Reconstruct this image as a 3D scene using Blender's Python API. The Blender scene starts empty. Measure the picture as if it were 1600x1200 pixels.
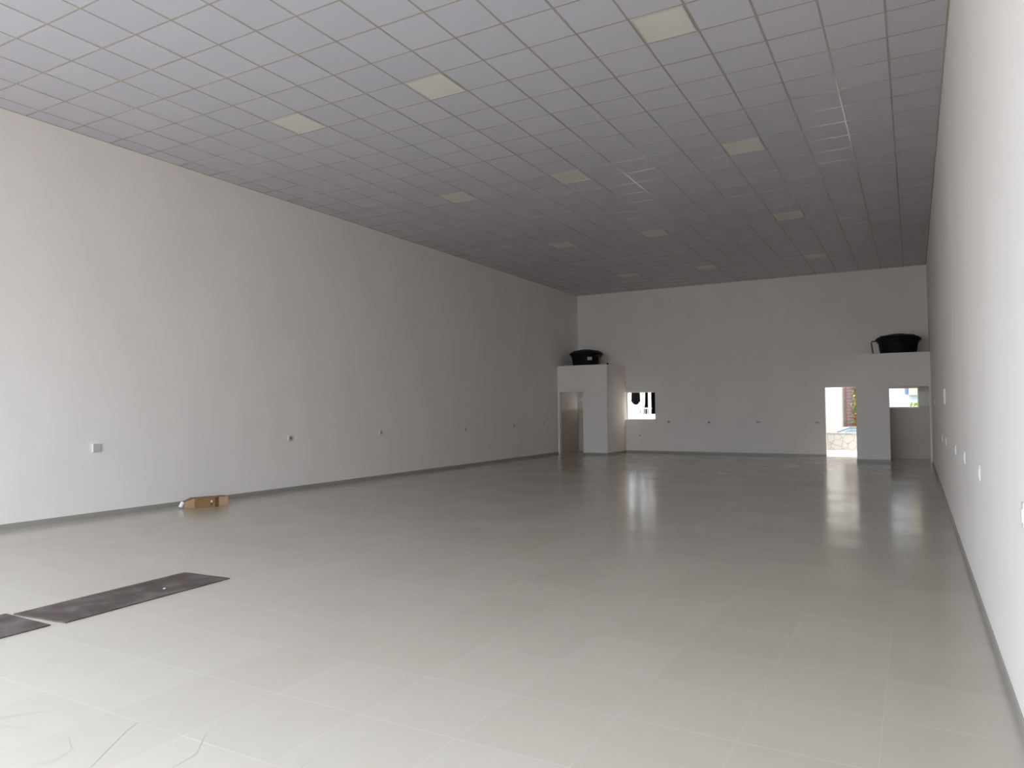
import bpy, bmesh, math, random
from mathutils import Vector, Matrix
random.seed(7)
S = bpy.context.scene
COL = S.collection

# ------------------------------------------------------------------ camera
cam_d = bpy.data.cameras.new('camera')
cam = bpy.data.objects.new('camera', cam_d)
COL.objects.link(cam)
cam_d.sensor_width = 36.0
cam_d.lens = 1132.30 / 1600 * 36
cam_d.clip_start = 0.05
cam_d.clip_end = 300
PITCH, ROLL, YAW = -0.03426321682172818, -0.008199011912999866, 0.5054950668182895
def cam_rot(rx, ry, rz):
    cx, sx, cy, sy, cz, sz = math.cos(rx), math.sin(rx), math.cos(ry), math.sin(ry), math.cos(rz), math.sin(rz)
    yaw = Matrix(((cz, sz, 0), (-sz, cz, 0), (0, 0, 1)))
    base = Matrix(((1, 0, 0), (0, 0, -1), (0, 1, 0)))
    pit = Matrix(((1, 0, 0), (0, cx, -sx), (0, sx, cx)))
    rol = Matrix(((cy, -sy, 0), (sy, cy, 0), (0, 0, 1)))
    return rol @ pit @ base @ yaw
_R = cam_rot(PITCH, ROLL, YAW)
CH = 1.628
cm = Matrix((_R[0], -_R[1], -_R[2])).transposed().to_4x4()
cm.translation = (0, 0, CH)
cam.matrix_world = cm
S.camera = cam

# ------------------------------------------------------------------ room numbers (metres)
XL, XR, YB, YF, ZC = -11.159, 0.4416, 25.388, -0.8, 5.927
YP = 23.56            # front faces of the two corner rooms
ZP = 3.15             # their height
XPL = -9.28           # right side of the left corner room
XPR = -1.482          # left side of the right corner room
T = 0.625             # ceiling module
GX, GY = -2.668, 7.544
OPX0, OPX1, OPZ = -11.0, 0.38, 4.9      # the shop front opening behind the camera
W1 = (XPL, -8.155, 1.19, 2.215)         # back window
D1 = (-2.49, -1.0, -0.0, 2.235)         # back door opening (runs behind the corner room)
D1 = (-2.49, XPR - 0.02, 0.0, 2.235)
W2 = (-0.72, 0.145, 1.56, 2.19)         # window of right corner room
W3 = (-10.98, -10.1, 1.56, 2.19)        # window of left corner room

# ------------------------------------------------------------------ sky, daylight, exposure
SKY_FRONT, SKY_BACK = 1.0, 0.245
world = bpy.data.worlds.new('overcast_sky')
S.world = world
world.use_nodes = True
wn = world.node_tree
bg = wn.nodes['Background']
bg.inputs['Color'].default_value = (0.875, 0.985, 1.14, 1)
# cloudy sky, brightest towards the street side (-Y) where the sun stands behind the clouds
_tc = wn.nodes.new('ShaderNodeTexCoord'); _sp = wn.nodes.new('ShaderNodeSeparateXYZ')
wn.links.new(_tc.outputs['Generated'], _sp.inputs[0])
_mr = wn.nodes.new('ShaderNodeMapRange')
for _k, _v in (('From Min', -0.5), ('From Max', 0.5), ('To Min', SKY_FRONT), ('To Max', SKY_BACK)): _mr.inputs[_k].default_value = _v
wn.links.new(_sp.outputs['Y'], _mr.inputs['Value'])
# overcast sky: about three times as bright overhead as at the horizon
_mz = wn.nodes.new('ShaderNodeMapRange')
for _k, _v in (('From Min', 0.0), ('From Max', 1.0), ('To Min', 0.60), ('To Max', 1.65)): _mz.inputs[_k].default_value = _v
wn.links.new(_sp.outputs['Z'], _mz.inputs['Value'])
_mm = wn.nodes.new('ShaderNodeMath'); _mm.operation = 'MULTIPLY'
wn.links.new(_mr.outputs['Result'], _mm.inputs[0]); wn.links.new(_mz.outputs['Result'], _mm.inputs[1])
wn.links.new(_mm.outputs[0], bg.inputs['Strength'])
# cooler cloud on the street side, warmer over the yards
_mc = wn.nodes.new('ShaderNodeMapRange')
for _k, _v in (('From Min', -0.3), ('From Max', 0.3)): _mc.inputs[_k].default_value = _v
wn.links.new(_sp.outputs['Y'], _mc.inputs['Value'])
_cx = wn.nodes.new('ShaderNodeMix'); _cx.data_type = 'RGBA'
_cx.inputs['A'].default_value = (0.87, 0.99, 1.17, 1)
_cx.inputs['B'].default_value = (1.04, 0.97, 0.88, 1)
wn.links.new(_mc.outputs['Result'], _cx.inputs['Factor'])
wn.links.new(_cx.outputs['Result'], bg.inputs['Color'])

def portal(name, cx, y, cz, w, h, toward):
    l = bpy.data.lights.new(name, 'AREA')
    l.shape = 'RECTANGLE'; l.size = w; l.size_y = h
    l.cycles.is_portal = True
    o = bpy.data.objects.new(name, l)
    o.location = (cx, y, cz)
    # area lights shine along -Z
    o.rotation_euler = (math.radians(90), 0, 0) if toward > 0 else (math.radians(-90), 0, 0)
    COL.objects.link(o)
portal('daylight_shop_front', (OPX0 + OPX1) / 2, YF - 0.05, OPZ / 2, OPX1 - OPX0, OPZ, 1)
portal('daylight_back_door', (D1[0] + D1[1]) / 2, YB + 0.2, 1.1, D1[1] - D1[0], 2.2, -1)
portal('daylight_back_window', (W1[0] + W1[1]) / 2, YB + 0.2, (W1[2] + W1[3]) / 2, W1[1] - W1[0], W1[3] - W1[2], -1)
portal('daylight_washroom_window', (W2[0] + W2[1]) / 2, YB + 0.2, (W2[2] + W2[3]) / 2, W2[1] - W2[0], W2[3] - W2[2], -1)

portal('daylight_left_washroom_window', (W3[0] + W3[1]) / 2, YB + 0.2, (W3[2] + W3[3]) / 2, W3[1] - W3[0], W3[3] - W3[2], -1)

S.view_settings.view_transform = 'Standard'
S.view_settings.look = 'None'
S.view_settings.gamma = 1
S.view_settings.use_curve_mapping = False
S.view_settings.exposure = 2.82
S.cycles.max_bounces = 14
S.cycles.diffuse_bounces = 8
S.cycles.glossy_bounces = 4
S.cycles.use_denoising = True
S.cycles.sample_clamp_indirect = 8
S.cycles.caustics_reflective = False
S.cycles.caustics_refractive = False

# ------------------------------------------------------------------ materials
def new_mat(name):
    m = bpy.data.materials.new(name); m.use_nodes = True
    nt = m.node_tree
    return m, nt, nt.nodes['Principled BSDF']

def coords(nt, scale=(1, 1, 1), loc=(0, 0, 0)):
    g = nt.nodes.new('ShaderNodeNewGeometry')
    mp = nt.nodes.new('ShaderNodeMapping')
    mp.inputs['Scale'].default_value = scale
    mp.inputs['Location'].default_value = loc
    nt.links.new(g.outputs['Position'], mp.inputs['Vector'])
    return mp.outputs['Vector']

def noise(nt, vec, scale, detail=3, rough=0.5):
    n = nt.nodes.new('ShaderNodeTexNoise')
    n.inputs['Scale'].default_value = scale
    n.inputs['Detail'].default_value = detail
    n.inputs['Roughness'].default_value = rough
    nt.links.new(vec, n.inputs['Vector'])
    return n.outputs['Fac']

def ramp(nt, fac, stops):
    r = nt.nodes.new('ShaderNodeValToRGB')
    el = r.color_ramp.elements
    while len(el) < len(stops): el.new(0.5)
    for e, (p, c) in zip(el, stops):
        e.position = p; e.color = (*c, 1)
    nt.links.new(fac, r.inputs['Fac'])
    return r.outputs['Color']

def mathn(nt, op, a, b=None):
    n = nt.nodes.new('ShaderNodeMath'); n.operation = op
    for i, v in enumerate((a, b)):
        if v is None: continue
        if isinstance(v, (int, float)): n.inputs[i].default_value = v
        else: nt.links.new(v, n.inputs[i])
    return n.outputs[0]

def maprange(nt, v, a, b, c, d):
    n = nt.nodes.new('ShaderNodeMapRange')
    nt.links.new(v, n.inputs['Value'])
    for k, x in zip(('From Min', 'From Max', 'To Min', 'To Max'), (a, b, c, d)):
        n.inputs[k].default_value = x
    return n.outputs['Result']

def bump(nt, bsdf, h, strength, dist):
    b = nt.nodes.new('ShaderNodeBump')
    b.inputs['Strength'].default_value = strength
    b.inputs['Distance'].default_value = dist
    nt.links.new(h, b.inputs['Height'])
    nt.links.new(b.outputs['Normal'], bsdf.inputs['Normal'])

def basic(name, col, rough=0.5, vary=0.06, scale=6.0, spec=None, metal=0.0, bmp=0.0):
    m, nt, b = new_mat(name)
    v = coords(nt)
    f = noise(nt, v, scale)
    c0 = tuple(max(0, c * (1 - vary)) for c in col); c1 = tuple(min(1, c * (1 + vary)) for c in col)
    nt.links.new(ramp(nt, f, [(0.3, c0), (0.7, c1)]), b.inputs['Base Color'])
    b.inputs['Roughness'].default_value = rough
    b.inputs['Metallic'].default_value = metal
    if spec is not None: b.inputs['Specular IOR Level'].default_value = spec
    if bmp: bump(nt, b, noise(nt, v, scale * 4), bmp, 0.01)
    return m

def wall_paint(name, col):
    m, nt, b = new_mat(name)
    v = coords(nt, (1, 1, 0.45))
    f = noise(nt, v, 0.9, 4, 0.55)
    c0 = tuple(c * 0.965 for c in col); c1 = tuple(min(1, c * 1.02) for c in col)
    nt.links.new(ramp(nt, f, [(0.3, c0), (0.7, c1)]), b.inputs['Base Color'])
    b.inputs['Roughness'].default_value = 0.75
    b.inputs['Specular IOR Level'].default_value = 0.25
    v2 = coords(nt, (1, 1, 0.25))
    bump(nt, b, noise(nt, v2, 1.4, 3, 0.5), 0.35, 0.02)
    return m

WALL = wall_paint('white_wall_paint', (0.865, 0.815, 0.755))

def floor_mat():
    m, nt, b = new_mat('beige_porcelain_floor')
    P, X0, Y0 = 0.6155, -0.176, 4.275
    v = coords(nt, (1 / P, 1 / P, 1), (-X0 / P, -Y0 / P, 0))
    sep = nt.nodes.new('ShaderNodeSeparateXYZ'); nt.links.new(v, sep.inputs[0])
    def edge(s, w):
        fr = mathn(nt, 'FRACT', s)
        return maprange(nt, mathn(nt, 'MINIMUM', fr, mathn(nt, 'SUBTRACT', 1.0, fr)), 0.0, w, 1.0, 0.0)
    lx = edge(sep.outputs['X'], 0.006); ly = edge(sep.outputs['Y'], 0.007)
    line = mathn(nt, 'MAXIMUM', mathn(nt, 'MULTIPLY', lx, 0.14), mathn(nt, 'MULTIPLY', ly, 0.22))
    fl = nt.nodes.new('ShaderNodeVectorMath'); fl.operation = 'FLOOR'; nt.links.new(v, fl.inputs[0])
    wnz = nt.nodes.new('ShaderNodeTexWhiteNoise'); wnz.noise_dimensions = '2D'; nt.links.new(fl.outputs[0], wnz.inputs['Vector'])
    vv = coords(nt)
    f1 = noise(nt, vv, 0.9, 2, 0.5)
    f2 = noise(nt, vv, 5.0, 3, 0.5)
    mix = mathn(nt, 'ADD', mathn(nt, 'MULTIPLY', f1, 0.45), mathn(nt, 'MULTIPLY', f2, 0.25))
    mix = mathn(nt, 'ADD', mix, mathn(nt, 'MULTIPLY', wnz.outputs['Value'], 0.30))
    base = ramp(nt, mix, [(0.15, FLOOR_A), (0.85, FLOOR_B)])
    mx = nt.nodes.new('ShaderNodeMix'); mx.data_type = 'RGBA'
    nt.links.new(line, mx.inputs['Factor'])
    nt.links.new(base, mx.inputs['A'])
    mx.inputs['B'].default_value = (0.80, 0.77, 0.70, 1)
    nt.links.new(mx.outputs['Result'], b.inputs['Base Color'])
    nt.links.new(maprange(nt, f1, 0.25, 0.75, 0.14, 0.21), b.inputs['Roughness'])
    b.inputs['Specular IOR Level'].default_value = 0.33
    # tile faces a little wavy, stretched across the hall
    wave = noise(nt, coords(nt, (0.5, 2.2, 1)), 2.6, 3, 0.5)
    # every tile lies a hair out of level
    sc = nt.nodes.new('ShaderNodeSeparateColor'); nt.links.new(wnz.outputs['Color'], sc.inputs[0])
    def lip(coord, rnd):
        c = mathn(nt, 'SUBTRACT', mathn(nt, 'FRACT', coord), 0.5)
        return mathn(nt, 'MULTIPLY', mathn(nt, 'MULTIPLY', c, mathn(nt, 'SUBTRACT', rnd, 0.5)), 0.006)
    h = mathn(nt, 'ADD', lip(sep.outputs['X'], sc.outputs[0]), lip(sep.outputs['Y'], sc.outputs[1]))
    h = mathn(nt, 'ADD', h, mathn(nt, 'MULTIPLY', wave, 0.0012))
    bump(nt, b, h, 1.0, 1.0)
    return m
FLOOR_A = (0.41, 0.365, 0.30)
FLOOR_B = (0.46, 0.415, 0.345)
FLOOR = floor_mat()
BASEB = basic('greige_baseboard_tile', (0.34, 0.32, 0.275), 0.35, 0.05, 3)

def ceil_mat():
    m, nt, b = new_mat('lavender_grey_ceiling_tile')
    v = coords(nt, (1 / T, 1 / T, 1), (-GX / T, -GY / T, 0))
    fl = nt.nodes.new('ShaderNodeVectorMath'); fl.operation = 'FLOOR'; nt.links.new(v, fl.inputs[0])
    w = nt.nodes.new('ShaderNodeTexWhiteNoise'); w.noise_dimensions = '2D'; nt.links.new(fl.outputs[0], w.inputs['Vector'])
    nt.links.new(ramp(nt, w.outputs['Value'], [(0, (0.565, 0.55, 0.60)), (1, (0.595, 0.58, 0.625))]), b.inputs['Base Color'])
    b.inputs['Roughness'].default_value = 0.55
    b.inputs['Specular IOR Level'].default_value = 0.3
    bump(nt, b, noise(nt, coords(nt), 220, 2), 0.08, 0.002)
    return m
CTILE = ceil_mat()
TBAR = basic('cream_metal_tee_bar', (0.40, 0.38, 0.315), 0.15, 0.03, 2, spec=1.0)
DIFF = basic('cream_lamp_diffuser', (0.74, 0.725, 0.65), 0.4, 0.02, 2)
LFRAME = basic('cream_lamp_frame', (0.56, 0.545, 0.47), 0.35, 0.02, 2)
PLATE = basic('white_plastic_plate', (0.72, 0.70, 0.66), 0.35, 0.02, 5)
GPLATE = basic('pale_grey_plastic_plate', (0.50, 0.51, 0.52), 0.4, 0.02, 5)
DARKH = basic('dark_socket_hole', (0.03, 0.03, 0.03), 0.6, 0.1, 20)
GSOCK = basic('grey_socket_insert', (0.42, 0.42, 0.41), 0.5, 0.04, 20)
BLACKP = basic('black_polyethylene', (0.004, 0.004, 0.0045), 0.6, 0.2, 8, spec=0.2)
BROWNP = basic('brown_pvc_pipe', (0.10, 0.045, 0.025), 0.4, 0.1, 8)
LABEL = basic('pale_printed_label', (0.5, 0.52, 0.55), 0.5, 0.1, 60)
CARD = basic('brown_cardboard', (0.235, 0.135, 0.05), 0.8, 0.12, 14, bmp=0.2)
CARDL = basic('pale_cardboard', (0.38, 0.25, 0.14), 0.8, 0.1, 14)
CARDF = basic('mid_brown_cardboard', (0.30, 0.185, 0.09), 0.8, 0.1, 14)
TAPE = basic('brown_packing_tape', (0.12, 0.06, 0.02), 0.3, 0.08, 14)
FOAM = basic('white_packing_foam', (0.85, 0.84, 0.80), 0.6, 0.04, 20, bmp=0.3)
CHIP = basic('white_plaster_chip', (0.85, 0.85, 0.83), 0.7, 0.05, 30)
SCUFF = basic('grey_scuff', (0.27, 0.25, 0.22), 0.6, 0.1, 30)
WTILE = basic('grey_beige_wall_tile', (0.56, 0.50, 0.43), 0.35, 0.05, 3)
WTILE2 = basic('pale_wall_band', (0.66, 0.64, 0.59), 0.3, 0.04, 3)

def slab_mat():
    m, nt, b = new_mat('dusty_dark_brown_slab')
    v = coords(nt)
    f = noise(nt, v, 4.5, 6, 0.65)
    nt.links.new(ramp(nt, f, [(0.3, (0.046, 0.033, 0.028)), (0.5, (0.078, 0.058, 0.050)), (0.7, (0.15, 0.13, 0.115))]), b.inputs['Base Color'])
    nt.links.new(maprange(nt, noise(nt, v, 9, 4), 0.3, 0.7, 0.5, 0.7), b.inputs['Roughness'])
    b.inputs['Specular IOR Level'].default_value = 0.3
    return m
SLAB = slab_mat()

# ------------------------------------------------------------------ mesh helpers
def link(name, bm, mat, parent=None, smooth=False, recalc=True):
    if recalc: bmesh.ops.recalc_face_normals(bm, faces=bm.faces)
    me = bpy.data.meshes.new(name)
    bm.to_mesh(me); bm.free()
    for m in (mat if isinstance(mat, (list, tuple)) else [mat]): me.materials.append(m)
    if smooth:
        for p in me.polygons: p.use_smooth = True
    o = bpy.data.objects.new(name, me)
    COL.objects.link(o)
    if parent is not None: o.parent = parent
    return o

def box(bm, x0, x1, y0, y1, z0, z1, mi=0, M=None):
    vs = [bm.verts.new((x, y, z)) for x in (x0, x1) for y in (y0, y1) for z in (z0, z1)]
    if M is not None:
        for v in vs: v.co = M @ v.co
    fs = []
    for ids in ((0, 1, 3, 2), (4, 6, 7, 5), (0, 4, 5, 1), (2, 3, 7, 6), (0, 2, 6, 4), (1, 5, 7, 3)):
        f = bm.faces.new([vs[i] for i in ids]); f.material_index = mi; fs.append(f)
    return vs, fs

def bevbox(bm, x0, x1, y0, y1, z0, z1, r=0.003, seg=2, mi=0, M=None):
    b2 = bmesh.new()
    box(b2, x0, x1, y0, y1, z0, z1, mi)
    bmesh.ops.bevel(b2, geom=list(b2.edges), offset=r, segments=seg, affect='EDGES', profile=0.5)
    for f in b2.faces: f.material_index = mi
    if M is not None: b2.transform(M)
    me = bpy.data.meshes.new('tmp'); b2.to_mesh(me); b2.free()
    bm.from_mesh(me); bpy.data.meshes.remove(me)

def lathe(bm, prof, n=32, M=None, close=True):
    rings = []
    for r, z in prof:
        if r < 1e-5:
            v = bm.verts.new((0, 0, z)); rings.append([v])
        else:
            rings.append([bm.verts.new((r * math.cos(2 * math.pi * k / n), r * math.sin(2 * math.pi * k / n), z)) for k in range(n)])
    if M is not None:
        for rg in rings:
            for v in rg: v.co = M @ v.co
    for a, b in zip(rings, rings[1:]):
        for k in range(n):
            q = [a[k % len(a)], a[(k + 1) % len(a)], b[(k + 1) % len(b)], b[k % len(b)]]
            q = list(dict.fromkeys(q))
            if len(q) > 2: bm.faces.new(q)

def tube(bm, pts, r, n=8, cap=True):
    pts = [Vector(p) for p in pts]
    rings = []
    for i, p in enumerate(pts):
        d = (pts[min(i + 1, len(pts) - 1)] - pts[max(i - 1, 0)]).normalized()
        up = Vector((0, 0, 1)) if abs(d.z) < 0.9 else Vector((1, 0, 0))
        a = d.cross(up).normalized(); b = d.cross(a)
        rings.append([bm.verts.new(p + r * (a * math.cos(t) + b * math.sin(t))) for t in (2 * math.pi * k / n for k in range(n))])
    for u, v in zip(rings, rings[1:]):
        for k in range(n): bm.faces.new((u[k], u[(k + 1) % n], v[(k + 1) % n], v[k]))
    if cap: bm.faces.new(rings[0]); bm.faces.new(rings[-1])

def holed(axis, pos, th, u0, u1, v0, v1, holes):
    """upright slab: axis 'y' spans x,z at y in [pos,pos+th]; axis 'x' spans y,z at x in [pos,pos+th]"""
    us = sorted({u0, u1, *[h[0] for h in holes], *[h[1] for h in holes]})
    vs = sorted({v0, v1, *[h[2] for h in holes], *[h[3] for h in holes]})
    us = [u for u in us if u0 - 1e-6 <= u <= u1 + 1e-6]; vs = [v for v in vs if v0 - 1e-6 <= v <= v1 + 1e-6]
    def solid(i, j):
        if i < 0 or j < 0 or i >= len(us) - 1 or j >= len(vs) - 1: return False
        cu, cv = (us[i] + us[i + 1]) / 2, (vs[j] + vs[j + 1]) / 2
        return not any(h[0] < cu < h[1] and h[2] < cv < h[3] for h in holes)
    bm = bmesh.new(); cache = {}
    def V(i, j, k):
        key = (i, j, k)
        if key not in cache:
            t = pos + k * th
            cache[key] = bm.verts.new((us[i], t, vs[j]) if axis == 'y' else (t, us[i], vs[j]))
        return cache[key]
    for i in range(len(us) - 1):
        for j in range(len(vs) - 1):
            if not solid(i, j): continue
            for k in (0, 1): bm.faces.new([V(i, j, k), V(i + 1, j, k), V(i + 1, j + 1, k), V(i, j + 1, k)])
            for (di, dj, a, b) in ((-1, 0, (i, j), (i, j + 1)), (1, 0, (i + 1, j), (i + 1, j + 1)), (0, -1, (i, j), (i + 1, j)), (0, 1, (i, j + 1), (i + 1, j + 1))):
                if not solid(i + di, j + dj):
                    bm.faces.new([V(*a, 0), V(*b, 0), V(*b, 1), V(*a, 1)])
    return bm

def kind(o, k='structure'):
    o['kind'] = k; return o

def tag(o, label, cat, group=None):
    o['label'] = label; o['category'] = cat
    if group: o['group'] = group
    return o

def empty(name, loc, rz=0.0):
    o = bpy.data.objects.new(name, None); o.empty_display_size = 0.1
    COL.objects.link(o); o.location = loc; o.rotation_euler = (0, 0, rz)
    return o

def copy_tree(o, parent=None):
    c = o.copy(); COL.objects.link(c)
    if parent is not None: c.parent = parent
    for ch in [k for k in bpy.data.objects if k.parent == o]: copy_tree(ch, c)
    return c

# ------------------------------------------------------------------ the room
bm = bmesh.new(); box(bm, XL - 0.2, XR + 0.2, YF - 0.2, YB + 0.2, -0.12, 0.0)
floor = kind(link('floor', bm, FLOOR))

kind(link('wall_left', holed('x', XL - 0.2, 0.2, YF, YB, 0, ZC + 0.15, []), WALL))
kind(link('wall_right', holed('x', XR, 0.2, YF, YB, 0, ZC + 0.15, []), WALL))
kind(link('wall_back', holed('y', YB, 0.2, XL - 0.2, XR + 0.2, 0, ZC + 0.15, [W1, D1, W2, W3]), WALL))
kind(link('wall_front', holed('y', YF - 0.2, 0.2, XL - 0.2, XR + 0.2, 0, ZC + 0.15, [(OPX0, OPX1, 0, OPZ)]), WALL))

# corner washrooms
LD = (-11.098, -10.19, 0, 2.215)
RD = (-0.607, 0.392, 0, 2.172)
kind(link('wall_left_washroom_front', holed('y', YP, 0.12, XL, XPL, 0, ZP, [LD]), WALL))
kind(link('wall_left_washroom_side', holed('x', XPL - 0.12, 0.12, YP + 0.12, YB, 0, ZP, []), WALL))
kind(link('wall_right_washroom_front', holed('y', YP, 0.12, XPR, XR, 0, ZP, [RD]), WALL))
kind(link('wall_right_washroom_side', holed('x', XPR, 0.12, YP + 0.12, YB, 0, ZP, []), WALL))
bm = bmesh.new(); box(bm, XL, XPL - 0.12, YP + 0.12, YB, ZP - 0.14, ZP)
kind(link('ceiling_left_washroom', bm, WALL))
bm = bmesh.new(); box(bm, XPR + 0.12, XR, YP + 0.12, YB, ZP - 0.14, ZP)
kind(link('ceiling_right_washroom', bm, WALL))

# baseboards
BH, BT = 0.075, 0.012
def base(name, rects):
    bm = bmesh.new()
    for (x0, x1, y0, y1) in rects: box(bm, x0, x1, y0, y1, 0, BH)
    bmesh.ops.bevel(bm, geom=[e for e in bm.edges if all(v.co.z > BH - 1e-4 for v in e.verts)], offset=0.003, segments=1, affect='EDGES')
    return kind(link(name, bm, BASEB))
base('baseboard_left', [(XL, XL + BT, YF, YP)])
base('baseboard_right', [(XR - BT, XR, YF, YP)])
base('baseboard_back', [(XPL, D1[0], YB - BT, YB)])
base('baseboard_left_washroom', [(LD[1], XPL + BT, YP - BT, YP), (XPL, XPL + BT, YP, YB - BT)])
base('baseboard_right_washroom', [(XPR - BT, RD[0], YP - BT, YP), (XPR - BT, XPR, YP, YB)])

# washroom tiling (lower tiles grey-beige, paler patches and a thin pale line at window height)
def tiled(name, rects):
    bm = bmesh.new()
    for (x0, x1, y0, y1, z0, z1, mi) in rects: box(bm, x0, x1, y0, y1, z0, z1, mi)
    return kind(link(name, bm, [WTILE, WTILE2]))
tiled('trim_right_washroom_tiles', [
    (XPR + 0.12, W2[0], YB - 0.01, YB, 0, 1.6, 0), (W2[0], W2[1], YB - 0.01, YB, 0, W2[2], 0), (W2[1], XR, YB - 0.01, YB, 0, 1.62, 0),
    (W2[1], XR - 0.03, YB - 0.014, YB, 1.62, 2.2, 1)])
tiled('trim_left_washroom_tiles', [
    (XL, W3[0], YB - 0.01, YB, 0, 1.62, 0), (XL + 0.01, W3[0], YB - 0.014, YB, 1.62, 1.9, 1),
    (W3[0], W3[1], YB - 0.01, YB, 0, W3[2], 0),
    (XL, XL + 0.01, YP + 0.3, YB - 0.02, 0, 1.58, 0), (XL, XL + 0.016, YP + 0.3, YB - 0.02, 1.58, 1.61, 1)])

# window frames
def window(name, w, mull):
    bm = bmesh.new(); y0, y1, t = YB + 0.13, YB + 0.17, 0.03
    box(bm, w[0], w[1], y0, y1, w[2], w[2] + t); box(bm, w[0], w[1], y0, y1, w[3] - t, w[3])
    box(bm, w[0], w[0] + t, y0, y1, w[2] + t, w[3] - t); box(bm, w[1] - t, w[1], y0, y1, w[2] + t, w[3] - t)
    for m in mull: box(bm, m - 0.015, m + 0.015, y0, y1, w[2] + t, w[3] - t)
    return kind(link(name, bm, PLATE))
window('window_1', W1, [])
window('window_2', W2, [])
window('window_3', W3, [(W3[0] + W3[1]) / 2])

# ceiling: 62.5 cm modules on tee bars, twelve modules taken by flat lamps
nx0 = math.floor((XL - GX) / T); nx1 = math.ceil((XR - GX) / T)
ny0 = math.floor((YF - GY) / T); ny1 = math.ceil((YB - GY) / T)
LIGHTS = [(i, j) for j in (-7, 0, 7, 15, 23) for i in (0, -5, -9)]
bm = bmesh.new()
for i in range(nx0, nx1):
    for j in range(ny0, ny1):
        if (i, j) in LIGHTS: continue
        x0, x1 = max(XL, GX + i * T), min(XR, GX + (i + 1) * T)
        y0, y1 = max(YF, GY + j * T), min(YB, GY + (j + 1) * T)
        if x1 - x0 < 0.01 or y1 - y0 < 0.01: continue
        tx, ty = random.gauss(0, 0.0006), random.gauss(0, 0.0006)
        z = ZC + 0.0035 + random.random() * 0.001
        q = []
        for (x, y, sx, sy) in ((x0, y0, -1, -1), (x1, y0, 1, -1), (x1, y1, 1, 1), (x0, y1, -1, 1)):
            q.append(bm.verts.new((x, y, z + tx * sx + ty * sy)))
        bm.faces.new(list(reversed(q)))
# solid deck above the tiles
box(bm, XL - 0.2, XR + 0.2, YF - 0.2, YB + 0.2, ZC + 0.15, ZC + 0.3)
ceiling = kind(link('ceiling', bm, CTILE, recalc=False))
bm = bmesh.new(); HB = 0.011
for i in range(nx0, nx1 + 1):
    x = GX + i * T
    if XL + 0.02 < x < XR - 0.02:
        x += random.gauss(0, 0.0008)
        # main runners come in lengths with tiny kinks
        y = YF
        while y < YB - 0.01:
            ye = min(YB, y + T * 2)
            dz = random.gauss(0, 0.0005)
            box(bm, x - HB, x + HB, y, ye, ZC + dz, ZC + 0.012 + dz); y = ye
for j in range(ny0, ny1 + 1):
    y = GY + j * T
    if YF + 0.02 < y < YB - 0.02:
        for i in range(nx0, nx1):
            x0, x1 = max(XL, GX + i * T), min(XR, GX + (i + 1) * T)
            dz = random.gauss(0, 0.0004)
            box(bm, x0 + HB, x1 - HB, y - HB, y + HB, ZC + 0.001 + dz, ZC + 0.012 + dz)
# wall angle
box(bm, XL, XL + 0.022, YF, YB, ZC, ZC + 0.006); box(bm, XR - 0.022, XR, YF, YB, ZC, ZC + 0.006)
box(bm, XL, XR, YB - 0.022, YB, ZC - 0.001, ZC + 0.006)
grid = link('tee_bar_grid', bm, TBAR, ceiling)

def make_light():
    root = empty('ceiling_light', (0, 0, ZC))
    h = T / 2 - 0.014
    b = bmesh.new(); w = 0.016
    box(b, -h, h, -h, -h + w, -0.004, 0.03); box(b, -h, h, h - w, h, -0.004, 0.03)
    box(b, -h, -h + w, -h + w, h - w, -0.004, 0.03); box(b, h - w, h, -h + w, h - w, -0.004, 0.03)
    link('frame', b, LFRAME, root)
    b = bmesh.new(); bevbox(b, -h + w, h - w, -h + w, h - w, 0.0, 0.025, 0.003)
    link('diffuser', b, DIFF, root)
    return root
rowname = {0: 'front', 7: 'second', 15: 'third', 23: 'farthest'}
colname = {0: 'right-hand', -5: 'middle', -9: 'left-hand'}
proto = None
for (i, j) in LIGHTS:
    if j == -7: continue
    o = make_light() if proto is None else copy_tree(proto)
    if proto is None: proto = o
    o.location = (GX + (i + 0.5) * T, GY + (j + 0.5) * T, ZC)
    tag(o, 'unlit cream square ceiling lamp, %s one of the %s row' % (colname[i], rowname[j]), 'ceiling light', 'unlit ceiling lamps')
# the modules above the camera keep plain tiles
bm = bmesh.new()
for i in (0, -5, -9):
    x0, y0 = GX + i * T, GY - 7 * T
    bm.faces.new([bm.verts.new(p) for p in ((x0, y0, ZC + .008), (x0, y0 + T, ZC + .008), (x0 + T, y0 + T, ZC + .008), (x0 + T, y0, ZC + .008))])
link('ceiling_tile', bm, CTILE, ceiling, recalc=False)

# faint scuffs on the near floor
bm = bmesh.new()
def scuff(pts, w):
    for a, b in zip(pts, pts[1:]):
        a, b = Vector((*a, 0.0004)), Vector((*b, 0.0004)); d = (b - a); n = Vector((-d.y, d.x, 0)).normalized() * w
        bm.faces.new([bm.verts.new(p) for p in (a - n, b - n, b + n, a + n)])
scuff([(-3.10, 1.55), (-3.2, 1.75), (-3.33, 2.0), (-3.55, 2.32), (-3.60, 2.42)], 0.0018)
scuff([(-3.05, 1.95), (-3.0, 2.15), (-3.02, 2.33), (-3.1, 2.42), (-3.17, 2.50)], 0.0015)
scuff([(-3.05, 1.95), (-3.25, 1.75), (-3.38, 1.66)], 0.0012)
scuff([(-4.05, 2.10), (-4.25, 2.05), (-4.30, 2.12), (-4.2, 2.25), (-4.05, 2.42), (-4.0, 2.5)], 0.0015)
scuff([(-3.75, 2.15), (-3.6, 2.08), (-3.55, 1.98), (-3.6, 1.9)], 0.0012)
scuff([(-2.42, 2.30), (-2.48, 2.45), (-2.50, 2.56)], 0.0016)
kind(link('scuff_mark', bm, SCUFF, floor), 'stuff')

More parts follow.
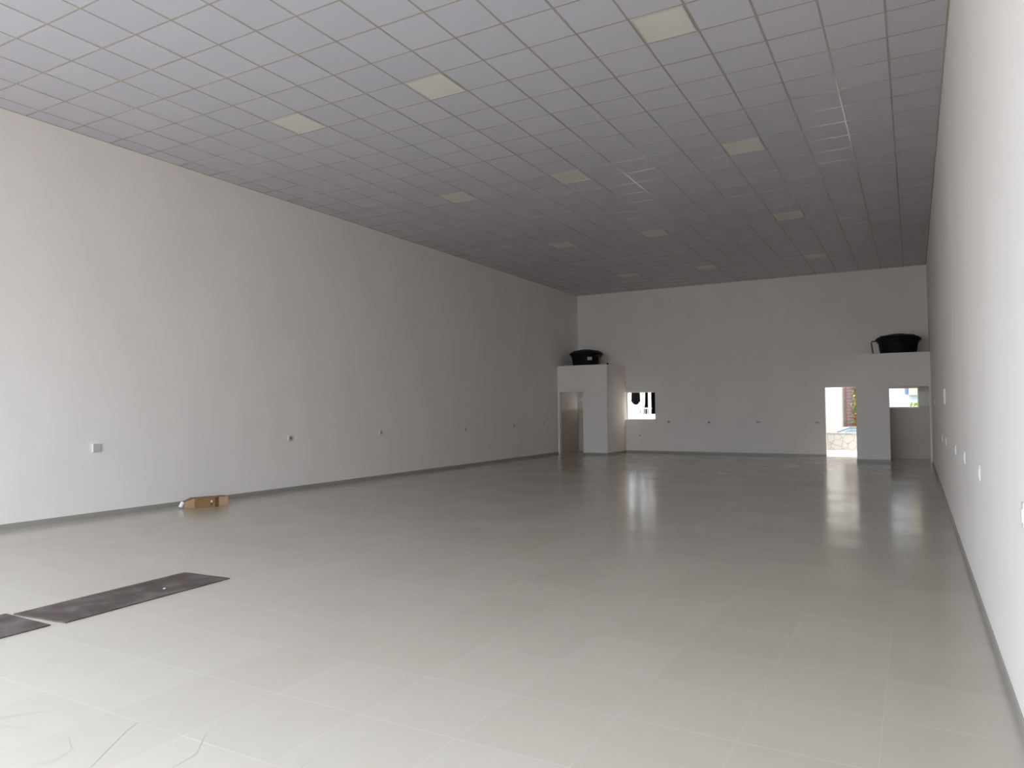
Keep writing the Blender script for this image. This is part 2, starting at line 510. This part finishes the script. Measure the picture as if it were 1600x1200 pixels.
# ------------------------------------------------------------------ dark slabs on the floor
def slab(pts, name, label):
    bm = bmesh.new(); th = 0.009
    lo = [bm.verts.new((x, y, 0.001)) for x, y in pts]; hi = [bm.verts.new((x, y, th)) for x, y in pts]
    bm.faces.new(lo); bm.faces.new(hi)
    for k in range(4): bm.faces.new([lo[k], lo[(k + 1) % 4], hi[(k + 1) % 4], hi[k]])
    bmesh.ops.bevel(bm, geom=list(bm.edges), offset=0.0015, segments=1, affect='EDGES')
    o = link(name, bm, SLAB)
    # origin at the slab's own centre
    c = Vector((sum(p[0] for p in pts) / 4, sum(p[1] for p in pts) / 4, 0))
    o.data.transform(Matrix.Translation(-c)); o.location = c
    return tag(o, label, 'floor slab')
slab([(-6.476, 4.845), (-5.850, 4.880), (-5.768, 3.270), (-6.396, 3.212)], 'floor_slab', 'long dusty dark brown slab lying whole on the pale floor, a white chip on it')
slab([(-6.460, 3.190), (-5.812, 3.185), (-5.76, 1.60), (-6.40, 1.58)], 'floor_slab', 'dark brown slab on the pale floor cut off by the left edge of the view')

def chip(x, y, z, s, label):
    bm = bmesh.new(); bmesh.ops.create_icosphere(bm, subdivisions=1, radius=s)
    for v in bm.verts: v.co *= random.uniform(0.7, 1.2); v.co.z = max(v.co.z * 0.5, -s * .35)
    lowest = min(v.co.z for v in bm.verts)
    o = link('plaster_chip', bm, CHIP); o.location = (x, y, z - lowest)
    return tag(o, label, 'debris')
chip(-6.03, 4.30, 0.009, 0.013, 'tiny white plaster chip lying on the long dark brown slab')
chip(0.27, 3.62, 0.0, 0.006, 'tiny white crumb on the floor beside the right-hand wall')

# ------------------------------------------------------------------ cardboard box by the left wall
A = Vector((-10.585, 8.10, 0)); Bp = Vector((-10.375, 8.60, 0))
d = (Bp - A).normalized(); ang = math.atan2(d.y, d.x); L = (Bp - A).length; Wd, Hh = 0.24, 0.165
root = empty('cardboard_box', A, ang)          # local x along the box, local y towards the wall
tag(root, 'brown cardboard carton with taped end lying on the floor against the left wall', 'box')
bm = bmesh.new(); t = 0.005
box(bm, 0, L, 0, Wd, 0, t); box(bm, 0, L, 0, t, t, Hh - t); box(bm, 0, L, Wd - t, Wd, t, Hh - t)
box(bm, L - t, L, t, Wd - t, t, Hh - t); box(bm, 0, L, 0, Wd, Hh - t, Hh)
link('body', bm, CARD, root)
bm = bmesh.new(); box(bm, 0.33, 0.385, -0.0015, 0, 0.0, Hh + 0.0015); box(bm, 0.33, 0.385, -0.0015, Wd, Hh, Hh + 0.0015)
link('tape', bm, TAPE, root)
bm = bmesh.new(); box(bm, 0.40, L + 0.001, -0.0012, 0, 0.004, Hh - 0.002)
link('end_panel', bm, CARDL, root)['label'] = 'paler end panel'
bm = bmesh.new(); M = Matrix.Translation((0.27, -0.0015, 0.055)) @ Matrix.Rotation(math.pi / 2, 4, 'X')
lathe(bm, [(0, 0), (0.014, 0), (0.014, 0.002), (0, 0.002)], 14, M)
link('hand_hole', bm, DARKH, root)
bm = bmesh.new(); box(bm, 0.262, 0.285, -0.0015, 0, 0.085, 0.115); link('printed_mark', bm, FOAM, root)
def flap(p, name='flap', mat=CARD, th=0.004):
    bm = bmesh.new(); P = [Vector(q) for q in p]; n = (P[1] - P[0]).cross(P[3] - P[0]).normalized() * th
    a = [bm.verts.new(q) for q in P]; b = [bm.verts.new(q + n) for q in P]
    bm.faces.new(a); bm.faces.new(list(reversed(b)))
    for k in range(4): bm.faces.new([a[k], a[(k + 1) % 4], b[(k + 1) % 4], b[k]])
    return link(name, bm, mat, root)
flap([(0, 0, 0.004), (-0.15, 0.10, 0.004), (-0.13, 0.11, Hh - 0.06), (0, 0.0, Hh)], mat=CARDF)
flap([(0, 0.0, Hh), (0, Wd, Hh), (-0.12, Wd - 0.02, Hh - 0.05), (-0.13, 0.11, Hh - 0.06)])
flap([(0, Wd, 0.004), (-0.12, Wd - 0.01, 0.004), (-0.12, Wd - 0.01, Hh - 0.05), (0, Wd, Hh - 0.005)])
bm = bmesh.new(); M = Matrix.Translation((-0.17, 0.14, 0.068)) @ Matrix.Rotation(0.3, 4, 'Z') @ Matrix.Rotation(0.5, 4, 'Y')
bevbox(bm, -0.022, 0.022, -0.03, 0.03, -0.048, 0.048, 0.01, 2, 0, M)
link('packing_foam', bm, FOAM, root)['label'] = 'white packing showing in the open end'

# ------------------------------------------------------------------ wall plates
def plate(name, face, u, z, w, h, style, label, depth=0.012, group=None):
    """face 'L','R','B': plate centre at u (y for side walls, x for the back wall)"""
    if face == 'L': loc, rz = (XL, u, z), -math.pi / 2 + math.pi
    elif face == 'R': loc, rz = (XR, u, z), -math.pi / 2
    else: loc, rz = (u, YB, z), 0.0
    # local: plate lies in xz, sticks out along -y
    root = empty(name, loc, rz)
    bm = bmesh.new(); bevbox(bm, -w / 2, w / 2, -depth, 0.0, -h / 2, h / 2, 0.003)
    link('cover', bm, PLATE, root)
    if style == 'blank':
        bm = bmesh.new(); bevbox(bm, -w / 2 + .006, w / 2 - .006, -depth - 0.003, -depth + .002, -h / 2 + .006, h / 2 - .006, 0.002)
        link('blank_insert', bm, GPLATE, root)
    elif style == 'hole':
        bm = bmesh.new(); bevbox(bm, -w / 2 + .02, w / 2 - .02, -depth - 0.002, -depth + .002, -h / 2 + .02, h / 2 - .02, 0.002)
        link('insert', bm, GSOCK, root)
        bm = bmesh.new(); lathe(bm, [(0, 0.0025), (0.016, 0.0025), (0.016, -0.002), (0, -0.002)], 16, Matrix.Translation((0, -depth - .0015, 0)) @ Matrix.Rotation(math.pi / 2, 4, 'X'))
        link('hole', bm, DARKH, root)
    elif style == 'socket':
        bm = bmesh.new(); bevbox(bm, -w / 2 + .014, w / 2 - .014, -depth - 0.003, -depth + .002, -.022, .022, 0.002)
        link('socket_insert', bm, GSOCK, root)
        for dx in (-.012, .012):
            bm = bmesh.new(); lathe(bm, [(0, 0.002), (0.003, 0.002), (0.003, -0.002), (0, -0.002)], 8, Matrix.Translation((dx, -depth - .003, 0)) @ Matrix.Rotation(math.pi / 2, 4, 'X'))
            link('pin_hole', bm, DARKH, root)
    elif style == 'switch':
        bm = bmesh.new(); bevbox(bm, -w / 2 + .02, w / 2 - .02, -depth - 0.004, -depth + .002, -h / 2 + .03, h / 2 - .03, 0.002)
        link('rocker', bm, PLATE, root)
    tag(root, label, 'wall plate', group)
    return root
plate('blank_wall_plate', 'L', 6.760, 1.075, .13, .13, 'blank', 'large square blank plate with bluish grey cover on the left wall, nearest the camera', 0.03)
plate('wall_socket', 'L', 10.78, 1.068, .125, .12, 'hole', 'square wall plate with a dark round hole, second along the left wall', 0.02)
plate('wall_socket', 'L', 13.66, 1.085, .12, .12, 'socket', 'pale socket plate midway along the left wall, third from the camera', 0.016)
plate('wall_socket', 'L', 17.40, 1.065, .10, .12, 'socket', 'small socket plate on the left wall, fourth from the camera', 0.012)
plate('wall_socket', 'L', 20.27, 1.095, .10, .12, 'socket', 'small socket plate on the left wall, last but one before the washroom', 0.012)
plate('wall_socket', 'L', 22.37, 1.125, .08, .11, 'hole', 'small dark-holed socket on the left wall right beside the left washroom', 0.012)
plate('wall_socket', 'B', -7.66, 1.12, .12, .10, 'hole', 'dark-centred socket on the back wall just right of the barred window', 0.01)
plate('wall_socket', 'B', -6.23, 1.10, .12, .10, 'hole', 'dark-centred socket on the back wall, second from the barred window', 0.01)
plate('wall_socket', 'B', -4.58, 1.115, .15, .08, 'socket', 'whitish socket plate on the back wall, second from the open back door', 0.025)
plate('wall_socket', 'B', -2.75, 1.105, .15, .10, 'socket', 'faint socket plate on the back wall immediately left of the open back door', 0.008)
plate('wall_socket', 'B', -8.74, 0.619, .08, .08, 'hole', 'small low socket on the back wall below the barred window', 0.01)
plate('light_switch', 'R', 4.13, 1.11, .08, .125, 'switch', 'white wall plate on the right wall cut by the right edge of the view', 0.010)
plate('light_switch', 'R', 6.72, 1.10, .08, .125, 'switch', 'white wall plate on the right wall, nearest one seen whole', 0.010)
plate('light_switch', 'R', 8.60, 1.10, .08, .125, 'switch', 'white wall plate on the right wall, second one seen whole', 0.010)
plate('light_switch', 'R', 10.36, 1.085, .08, .125, 'switch', 'white wall plate on the right wall, third one seen whole', 0.010)
plate('light_switch', 'R', 13.31, 1.06, .08, .125, 'switch', 'faint wall plate low on the right wall, under the tall panel', 0.012)
plate('light_switch', 'R', 15.03, 1.05, .08, .12, 'switch', 'farthest low wall plate on the right wall', 0.012)
plate('breaker_panel', 'R', 13.30, 1.765, .20, .25, 'switch', 'tall pale cover panel above eye level on the right wall', 0.02)
plate('light_switch', 'R', 19.87, 1.71, .08, .12, 'switch', 'small pale switch high on the right wall near the right washroom', 0.014)

# ------------------------------------------------------------------ water tanks on the washrooms
def tank(x, y, z, rz, label):
    root = empty('water_tank', (x, y, z), rz)
    tag(root, label, 'water tank', 'black water tanks on the washrooms')
    bm = bmesh.new()
    prof = [(0, 0.0), (0.46, 0.0), (0.485, 0.02), (0.497, 0.14), (0.510, 0.145), (0.513, 0.175), (0.503, 0.18), (0.525, 0.33), (0.545, 0.345), (0.575, 0.42), (0.598, 0.425), (0.602, 0.445), (0.58, 0.45)]
    lathe(bm, prof, 48); link('body', bm, BLACKP, root, smooth=False)
    bm = bmesh.new()
    prof = [(0.597, 0.415), (0.612, 0.415), (0.616, 0.455), (0.595, 0.475), (0.55, 0.520), (0.50, 0.535), (0.30, 0.575), (0.13, 0.605), (0.12, 0.615), (0, 0.618)]
    lathe(bm, prof, 48)
    # radial stiffening ribs of the lid
    for k in range(8):
        M = Matrix.Rotation(k * math.pi / 4, 4, 'Z')
        vs, fs = box(bm, 0.14, 0.50, -0.02, 0.02, 0.52, 0.555, 0, None)
        for v in vs:
            if v.co.x < 0.3 and v.co.z > 0.54: v.co.z = 0.615
            if v.co.x < 0.3 and v.co.z < 0.54: v.co.z = 0.57
            v.co = M @ v.co
    link('lid', bm, BLACKP, root)
    return root
ta = tank(-10.41, 24.42, ZP, 0, 'black round water tank with a pale label on top of the left washroom')
bm = bmesh.new()
n = 6; a0, a1 = math.radians(-62), math.radians(-44); r0 = 0.522
lo, hi = [], []
for k in range(n + 1):
    a = a0 + (a1 - a0) * k / n
    lo.append((math.cos(a), math.sin(a)))
for k in range(n):
    (c, s), (c2, s2) = lo[k], lo[k + 1]
    bm.faces.new([bm.verts.new(p) for p in ((c * .512, s * .512, .20), (c2 * .512, s2 * .512, .20), (c2 * .531, s2 * .531, .31), (c * .531, s * .531, .31))])
link('sticker', bm, LABEL, ta)['label'] = 'pale printed sticker'
bm = bmesh.new(); tube(bm, [(.50, -.25, .36), (.60, -.30, .36), (.635, -.32, .34), (.64, -.32, .26), (.64, -.32, 0.0)], 0.025, 10)
link('pipe', bm, BROWNP, ta)['label'] = 'brown plastic pipe'
tb = tank(-0.36, 24.42, ZP, 0.3, 'black round water tank with a bent brown pipe on top of the right washroom')
M = Matrix.Rotation(-0.3, 3, 'Z')
bm = bmesh.new(); tube(bm, [M @ Vector(p) for p in ((-.50, -.25, .40), (-.66, -.30, .40), (-.70, -.31, .385), (-.70, -.31, .36), (-.655, -.31, 0.0))], 0.020, 10)
link('pipe', bm, BROWNP, tb)['label'] = 'brown plastic pipe'
bm = bmesh.new(); lathe(bm, [(0, 0), (.045, 0), (.045, .05), (.03, .06), (.03, .085), (0, .09)], 16)
o = link('pipe_fitting', bm, BLACKP); o.location = (-9.50, 24.2, ZP)
tag(o, 'small black pipe fitting on the front right corner of the left washroom', 'pipe fitting')

# ------------------------------------------------------------------ outside
PAVE = basic('pale_concrete_paving', (0.50, 0.485, 0.46), 0.85, 0.08, 1.2)
CREAM = basic('cream_render', (0.42, 0.35, 0.265), 0.85, 0.03, 1.0)
GREYW = basic('dimmed_white_render', (0.44, 0.44, 0.41), 0.8, 0.03, 1.0)  # white render, its colour darkened to hold back the bright yard light
WHITE = basic('white_render', (0.80, 0.80, 0.78), 0.8, 0.03, 1.0)
PANEL = basic('pale_grey_panel', (0.29, 0.32, 0.29), 0.6, 0.05, 2.0)
TAN = basic('tan_render', (0.36, 0.28, 0.18), 0.85, 0.05, 1.0)
BLUEP = basic('blue_board', (0.10, 0.17, 0.36), 0.5, 0.05, 2.0)
DARK = basic('painted_room_shade', (0.012, 0.011, 0.010), 0.9, 0.1, 2.0)  # shade of the room put into the colour, so the doorway reads black
WOOD = basic('red_brown_trellis_wood', (0.20, 0.06, 0.035), 0.6, 0.2, 10)
CLOTHM = basic('black_cloth', (0.004, 0.004, 0.005), 0.95, 0.3, 20, spec=0.1)
CURT = basic('pale_grey_curtain', (0.62, 0.65, 0.64), 0.85, 0.08, 4)
RAIL = basic('white_painted_metal', (0.82, 0.83, 0.82), 0.4, 0.02, 4)
def leafmat(name, a, b_):
    m, nt, b = new_mat(name)
    nt.links.new(ramp(nt, noise(nt, coords(nt), 9, 2), [(0.35, a), (0.65, b_)]), b.inputs['Base Color'])
    b.inputs['Roughness'].default_value = 0.55
    return m
GLEAF = leafmat('yellow_green_leaf', (0.16, 0.24, 0.03), (0.36, 0.40, 0.06))
RLEAF = leafmat('red_leaf', (0.42, 0.06, 0.03), (0.55, 0.16, 0.08))
WATER, nt, b = new_mat('pool_water')
b.inputs['Base Color'].default_value = (0.30, 0.52, 0.66, 1); b.inputs['Roughness'].default_value = 0.08
bump(nt, b, noise(nt, coords(nt), 5, 3), 0.2, 0.02)
STONE, nt, b = new_mat('crazy_paving_stone')
vo = nt.nodes.new('ShaderNodeTexVoronoi'); vo.feature = 'DISTANCE_TO_EDGE'; vo.inputs['Scale'].default_value = 3.5
nt.links.new(coords(nt), vo.inputs['Vector'])
nt.links.new(ramp(nt, vo.outputs['Distance'], [(0.0, (0.27, 0.22, 0.17)), (0.045, (0.47, 0.43, 0.37))]), b.inputs['Base Color'])
b.inputs['Roughness'].default_value = 0.8

bm = bmesh.new(); box(bm, -60, 60, -60, 80, -0.4, -0.125)
kind(link('ground', bm, PAVE))
bm = bmesh.new(); box(bm, XL - 0.2, XR + 3, YB + 0.2, 42, -0.12, -0.03)
kind(link('ground_courtyard', bm, PAVE))
bm = bmesh.new(); box(bm, XL - 2, XR + 3, YF - 6, YF - 0.2, -0.12, -0.02)
kind(link('ground_forecourt', bm, PAVE))

# raised pool with stone cladding
px0, px1, py0, py1, pz = -3.0, 1.6, 29.9, 38.6, 0.60
root = empty('swimming_pool', ((px0 + px1) / 2, py0, -0.03))
c = Vector(root.location)
def sub(name, rects, mat, par=root, off=c):
    bm = bmesh.new()
    for r in rects: box(bm, r[0] - off.x, r[1] - off.x, r[2] - off.y, r[3] - off.y, r[4] - off.z, r[5] - off.z)
    return link(name, bm, mat, par)
sub('stone_wall', [(px0, px1, py0, py0 + .2, -.03, pz), (px0, px0 + .2, py0 + .2, py1, -.03, pz), (px1 - .2, px1, py0 + .2, py1, -.03, pz), (px0 + .2, px1 - .2, py1 - .2, py1, -.03, pz)], STONE)
sub('coping', [(px0, px1 + .03, py0 - .03, py0 + .3, pz, pz + .03), (px0, px0 + .3, py0 + .3, py1, pz, pz + .03), (px1 - .3, px1 + .03, py0 + .3, py1, pz, pz + .03), (px0 + .3, px1 - .3, py1 - .3, py1, pz, pz + .03)], STONE)
sub('water', [(px0 + .2, px1 - .2, py0 + .2, py1 - .2, -.03, pz - .03)], WATER)
tag(root, 'raised pool with pale stone cladding and blue water seen through the back door', 'pool')

bm = bmesh.new(); box(bm, px0 - 0.32, px0 - .02, 26.9, 39.2, -0.03, 4.2)
o = link('boundary_wall', bm, CREAM); tag(o, 'cream rendered wall running back beside the pool, seen in the back doorway', 'wall')
bm = bmesh.new(); box(bm, px0 - .02, 5, 39.0, 39.2, -0.03, 3.4)
o = link('boundary_wall', bm, GREYW); tag(o, 'pale wall closing the yard behind the trellis and pool', 'wall')

# trellis with climbing plants
root = empty('trellis', (-2.46, 38.88, -0.03))
bm = bmesh.new()
for x in (-.42, -.02, .42): box(bm, x - .035, x + .035, -.03, .03, 0, 2.95)
link('post', bm, WOOD, root)
bm = bmesh.new()
z = .75
while z < 2.95:
    box(bm, -.5, .5, -.055, -.03, z, z + .055); z += .155
link('slats', bm, WOOD, root)
tag(root, 'red brown wooden slat trellis with plants at the end of the yard', 'trellis')
def plant(x, y, z, r, n, mat, label, h=1.0, flowers=None):
    root = empty('climbing_plant', (x, y, z)); 
    bm = bmesh.new(); tube(bm, [(0, 0, 0), (.02, .01, h * .5), (-.02, 0, h)], 0.015, 6); link('stem', bm, WOOD, root)
    for nm, mt, cnt in (('leaves', mat, n),) + ((('red_leaves', flowers, n // 2),) if flowers else ()):
        bm = bmesh.new()
        for _ in range(cnt):
            cpos = Vector((random.gauss(0, r * .5), random.gauss(0, r * .25), random.uniform(0.08, 1) * h))
            a = Vector((random.uniform(-1, 1), random.uniform(-1, 1), random.uniform(-1, 1))).normalized()
            b_ = a.cross(Vector((random.random(), random.random(), random.random() + .1))).normalized()
            s = random.uniform(.05, .10)
            bm.faces.new([bm.verts.new(cpos + q) for q in (a * s, b_ * s * .45, -a * s, -b_ * s * .45)])
        o = link(nm, bm, mt, root); kind(o, 'stuff')
    tag(root, label, 'plant')
plant(-2.30, 38.70, -0.03, .30, 620, GLEAF, 'climbing plant with yellow green and red leaves on the red brown trellis', 2.85, RLEAF)
plant(0.04, 29.2, -0.03, .30, 300, GLEAF, 'green leafy shrub showing at the lower edge of the right washroom window', 1.74)
# what the right washroom window shows
root = empty('white_building', (0.2, 33.5, -0.03)); c = Vector(root.location)
def subb(name, rects, mat): return sub(name, rects, mat, root, c)
# stands past the right end of the pool
root.location = (2.6, 41.0, -0.03); c = Vector(root.location)
YW = 39.2
def wz(zz, Y): return zz
subb('wall', [(-2.2, 6, YW + .6, YW + .9, -.03, 6)], GREYW)
subb('beam', [(-2.0, -0.42, YW + .2, YW + .6, 2.22, 2.34), (-2.0, -.3, YW + .15, YW + .6, 2.42, 2.9), (-2.0, -0.35, YW + .3, YW + .6, 1.98, 2.06)], WHITE)
subb('column', [(-.72, -.55, YW + .1, YW + .6, -.03, 2.4)], WHITE)
subb('panel', [(-1.4, -.74, YW + .55, YW + .6, 1.1, 1.95), (-.5, -.22, YW + .55, YW + .6, 1.1, 1.95)], PANEL)
tag(root, 'white building with beams and grey panels seen through the right washroom window', 'building')
bm = bmesh.new(); box(bm, -.18, .9, 38.55, 38.95, 2.12, 4.5)
o = link('tan_block', bm, TAN); o.name = 'wall_block'
tag(o, 'tan rendered block above the fence seen through the right washroom window', 'building')
bm = bmesh.new(); box(bm, -.34, -.24, 38.9, 38.98, 2.2, 2.6)
o = link('signboard', bm, BLUEP); tag(o, 'small dark blue board on the white building, at the washroom window top', 'sign')

# what the barred back window shows: a low wall with a white railing, dark doorways, washing on the line
Y0 = 27.2
bm = bmesh.new(); box(bm, -12.0, -7.6, Y0, Y0 + .15, -.03, 1.385)
o = link('low_wall', bm, WHITE); tag(o, 'low white wall under the railing outside the back window', 'wall')
root = empty('railing', (-9.4, Y0 + .07, 1.386))
bm = bmesh.new(); box(bm, -1.2, 0.5, -.02, .02, .195, .245); link('rail', bm, RAIL, root)
for x, w in ((0.42, .055), (-.47, .03)):
    bm = bmesh.new(); box(bm, x - w, x + w, -.03, .03, 0, 1.25); link('post', bm, RAIL, root)
for k in range(9):
    x = -.36 + k * .085
    bm = bmesh.new(); box(bm, x - .007, x + .007, -.008, .008, 0, .195); link('baluster', bm, RAIL, root)
bm = bmesh.new(); box(bm, -1.2, .5, -.02, .02, 1.2, 1.25); link('rail', bm, RAIL, root)
tag(root, 'white metal railing on the low wall outside the back window', 'railing')
root = empty('neighbour_house', (-9.6, 28.6, -.03)); c = Vector(root.location)
sub('wall', [(-13.5, -9.72, 28.6, 28.8, -.03, 2.9), (-9.72, -9.17, 28.6, 28.8, 2.35, 2.9), (-9.17, -6.0, 28.6, 28.8, -.03, 2.9)], WHITE, root, c)
sub('dark_interior', [(-10.8, -9.0, 30.4, 30.45, -.03, 2.85), (-10.84, -10.8, 28.8, 30.4, -.03, 2.85), (-9.04, -9.0, 28.8, 30.4, -.03, 2.85), (-10.8, -9.04, 28.8, 30.4, 2.4, 2.5), (-10.8, -9.72, 28.8, 28.84, -.03, 2.4)], DARK, root, c)
sub('roof', [(-13.6, -5.9, 28.5, 31, 2.9, 3.0)], WHITE, root, c)
tag(root, 'white neighbouring house with dark doorways seen through the back window', 'building')
def hanging(name, x0, x1, y, z0, z1, folds, amp, mat, label, cat, taper=0.0, slit=None):
    bm = bmesh.new(); nu, nv = 28, 10; g = []
    for j in range(nv + 1):
        tz = j / nv; row = []
        for i in range(nu + 1):
            u = i / nu; cx = (x0 + x1) / 2
            zz = z1 + (z0 - z1) * tz
            if tz > .8: zz += ((abs(u - .5) * 2) ** 2 - .3) * (z1 - z0) * .14 * ((tz - .8) / .2)
            w = 1 + taper * tz
            row.append(bm.verts.new((cx + (u - .5) * (x1 - x0) * w, y + amp * math.sin(u * folds * 2 * math.pi) * (.4 + .6 * tz), zz)))
        g.append(row)
    for j in range(nv):
        for i in range(nu): bm.faces.new((g[j][i], g[j][i + 1], g[j + 1][i + 1], g[j + 1][i]))
    o = link(name, bm, mat, None, True)
    m = o.modifiers.new('thickness', 'SOLIDIFY'); m.thickness = .006
    return tag(o, label, cat)
hanging('hanging_cloth', -9.60, -9.30, 27.0, 1.79, 2.77, 2, .02, CLOTHM, 'black cloth hanging from the line outside the back window', 'laundry', .22)
hanging('hanging_curtain', -9.92, -9.66, 28.3, 1.40, 2.56, 4, .03, CURT, 'pale grey curtain hanging in folds behind the railing', 'curtain')
hanging('hanging_curtain', -9.585, -9.50, 28.3, 1.66, 2.56, 2, .02, CURT, 'narrow grey twisted cloth beside the dark doorway', 'curtain', -.5)
root = empty('curtain_rod', (-9.7, 28.3, 2.56))
bm = bmesh.new(); tube(bm, [(-.5, 0, 0), (.4, 0, 0)], .012, 8); link('rod', bm, RAIL, root)
for x in (-.45, .35):
    bm = bmesh.new(); box(bm, x - .01, x + .01, 0, .3, -.01, .01); link('bracket', bm, RAIL, root)
tag(root, 'thin rod on the neighbouring house the grey curtain hangs from', 'curtain rod')
root = empty('clothes_line', (-9.4, 27.0, -.03))
bm = bmesh.new(); tube(bm, [(-2.2, 0, 2.80), (0, 0, 2.78), (1.7, 0, 2.80)], .006, 6); link('line', bm, RAIL, root)
for x in (-2.2, 1.7):
    bm = bmesh.new(); tube(bm, [(x, 0, 0), (x, 0, 2.9)], .03, 10); link('pole', bm, RAIL, root)
tag(root, 'thin clothes line the black cloth hangs from outside the back window', 'clothes line')
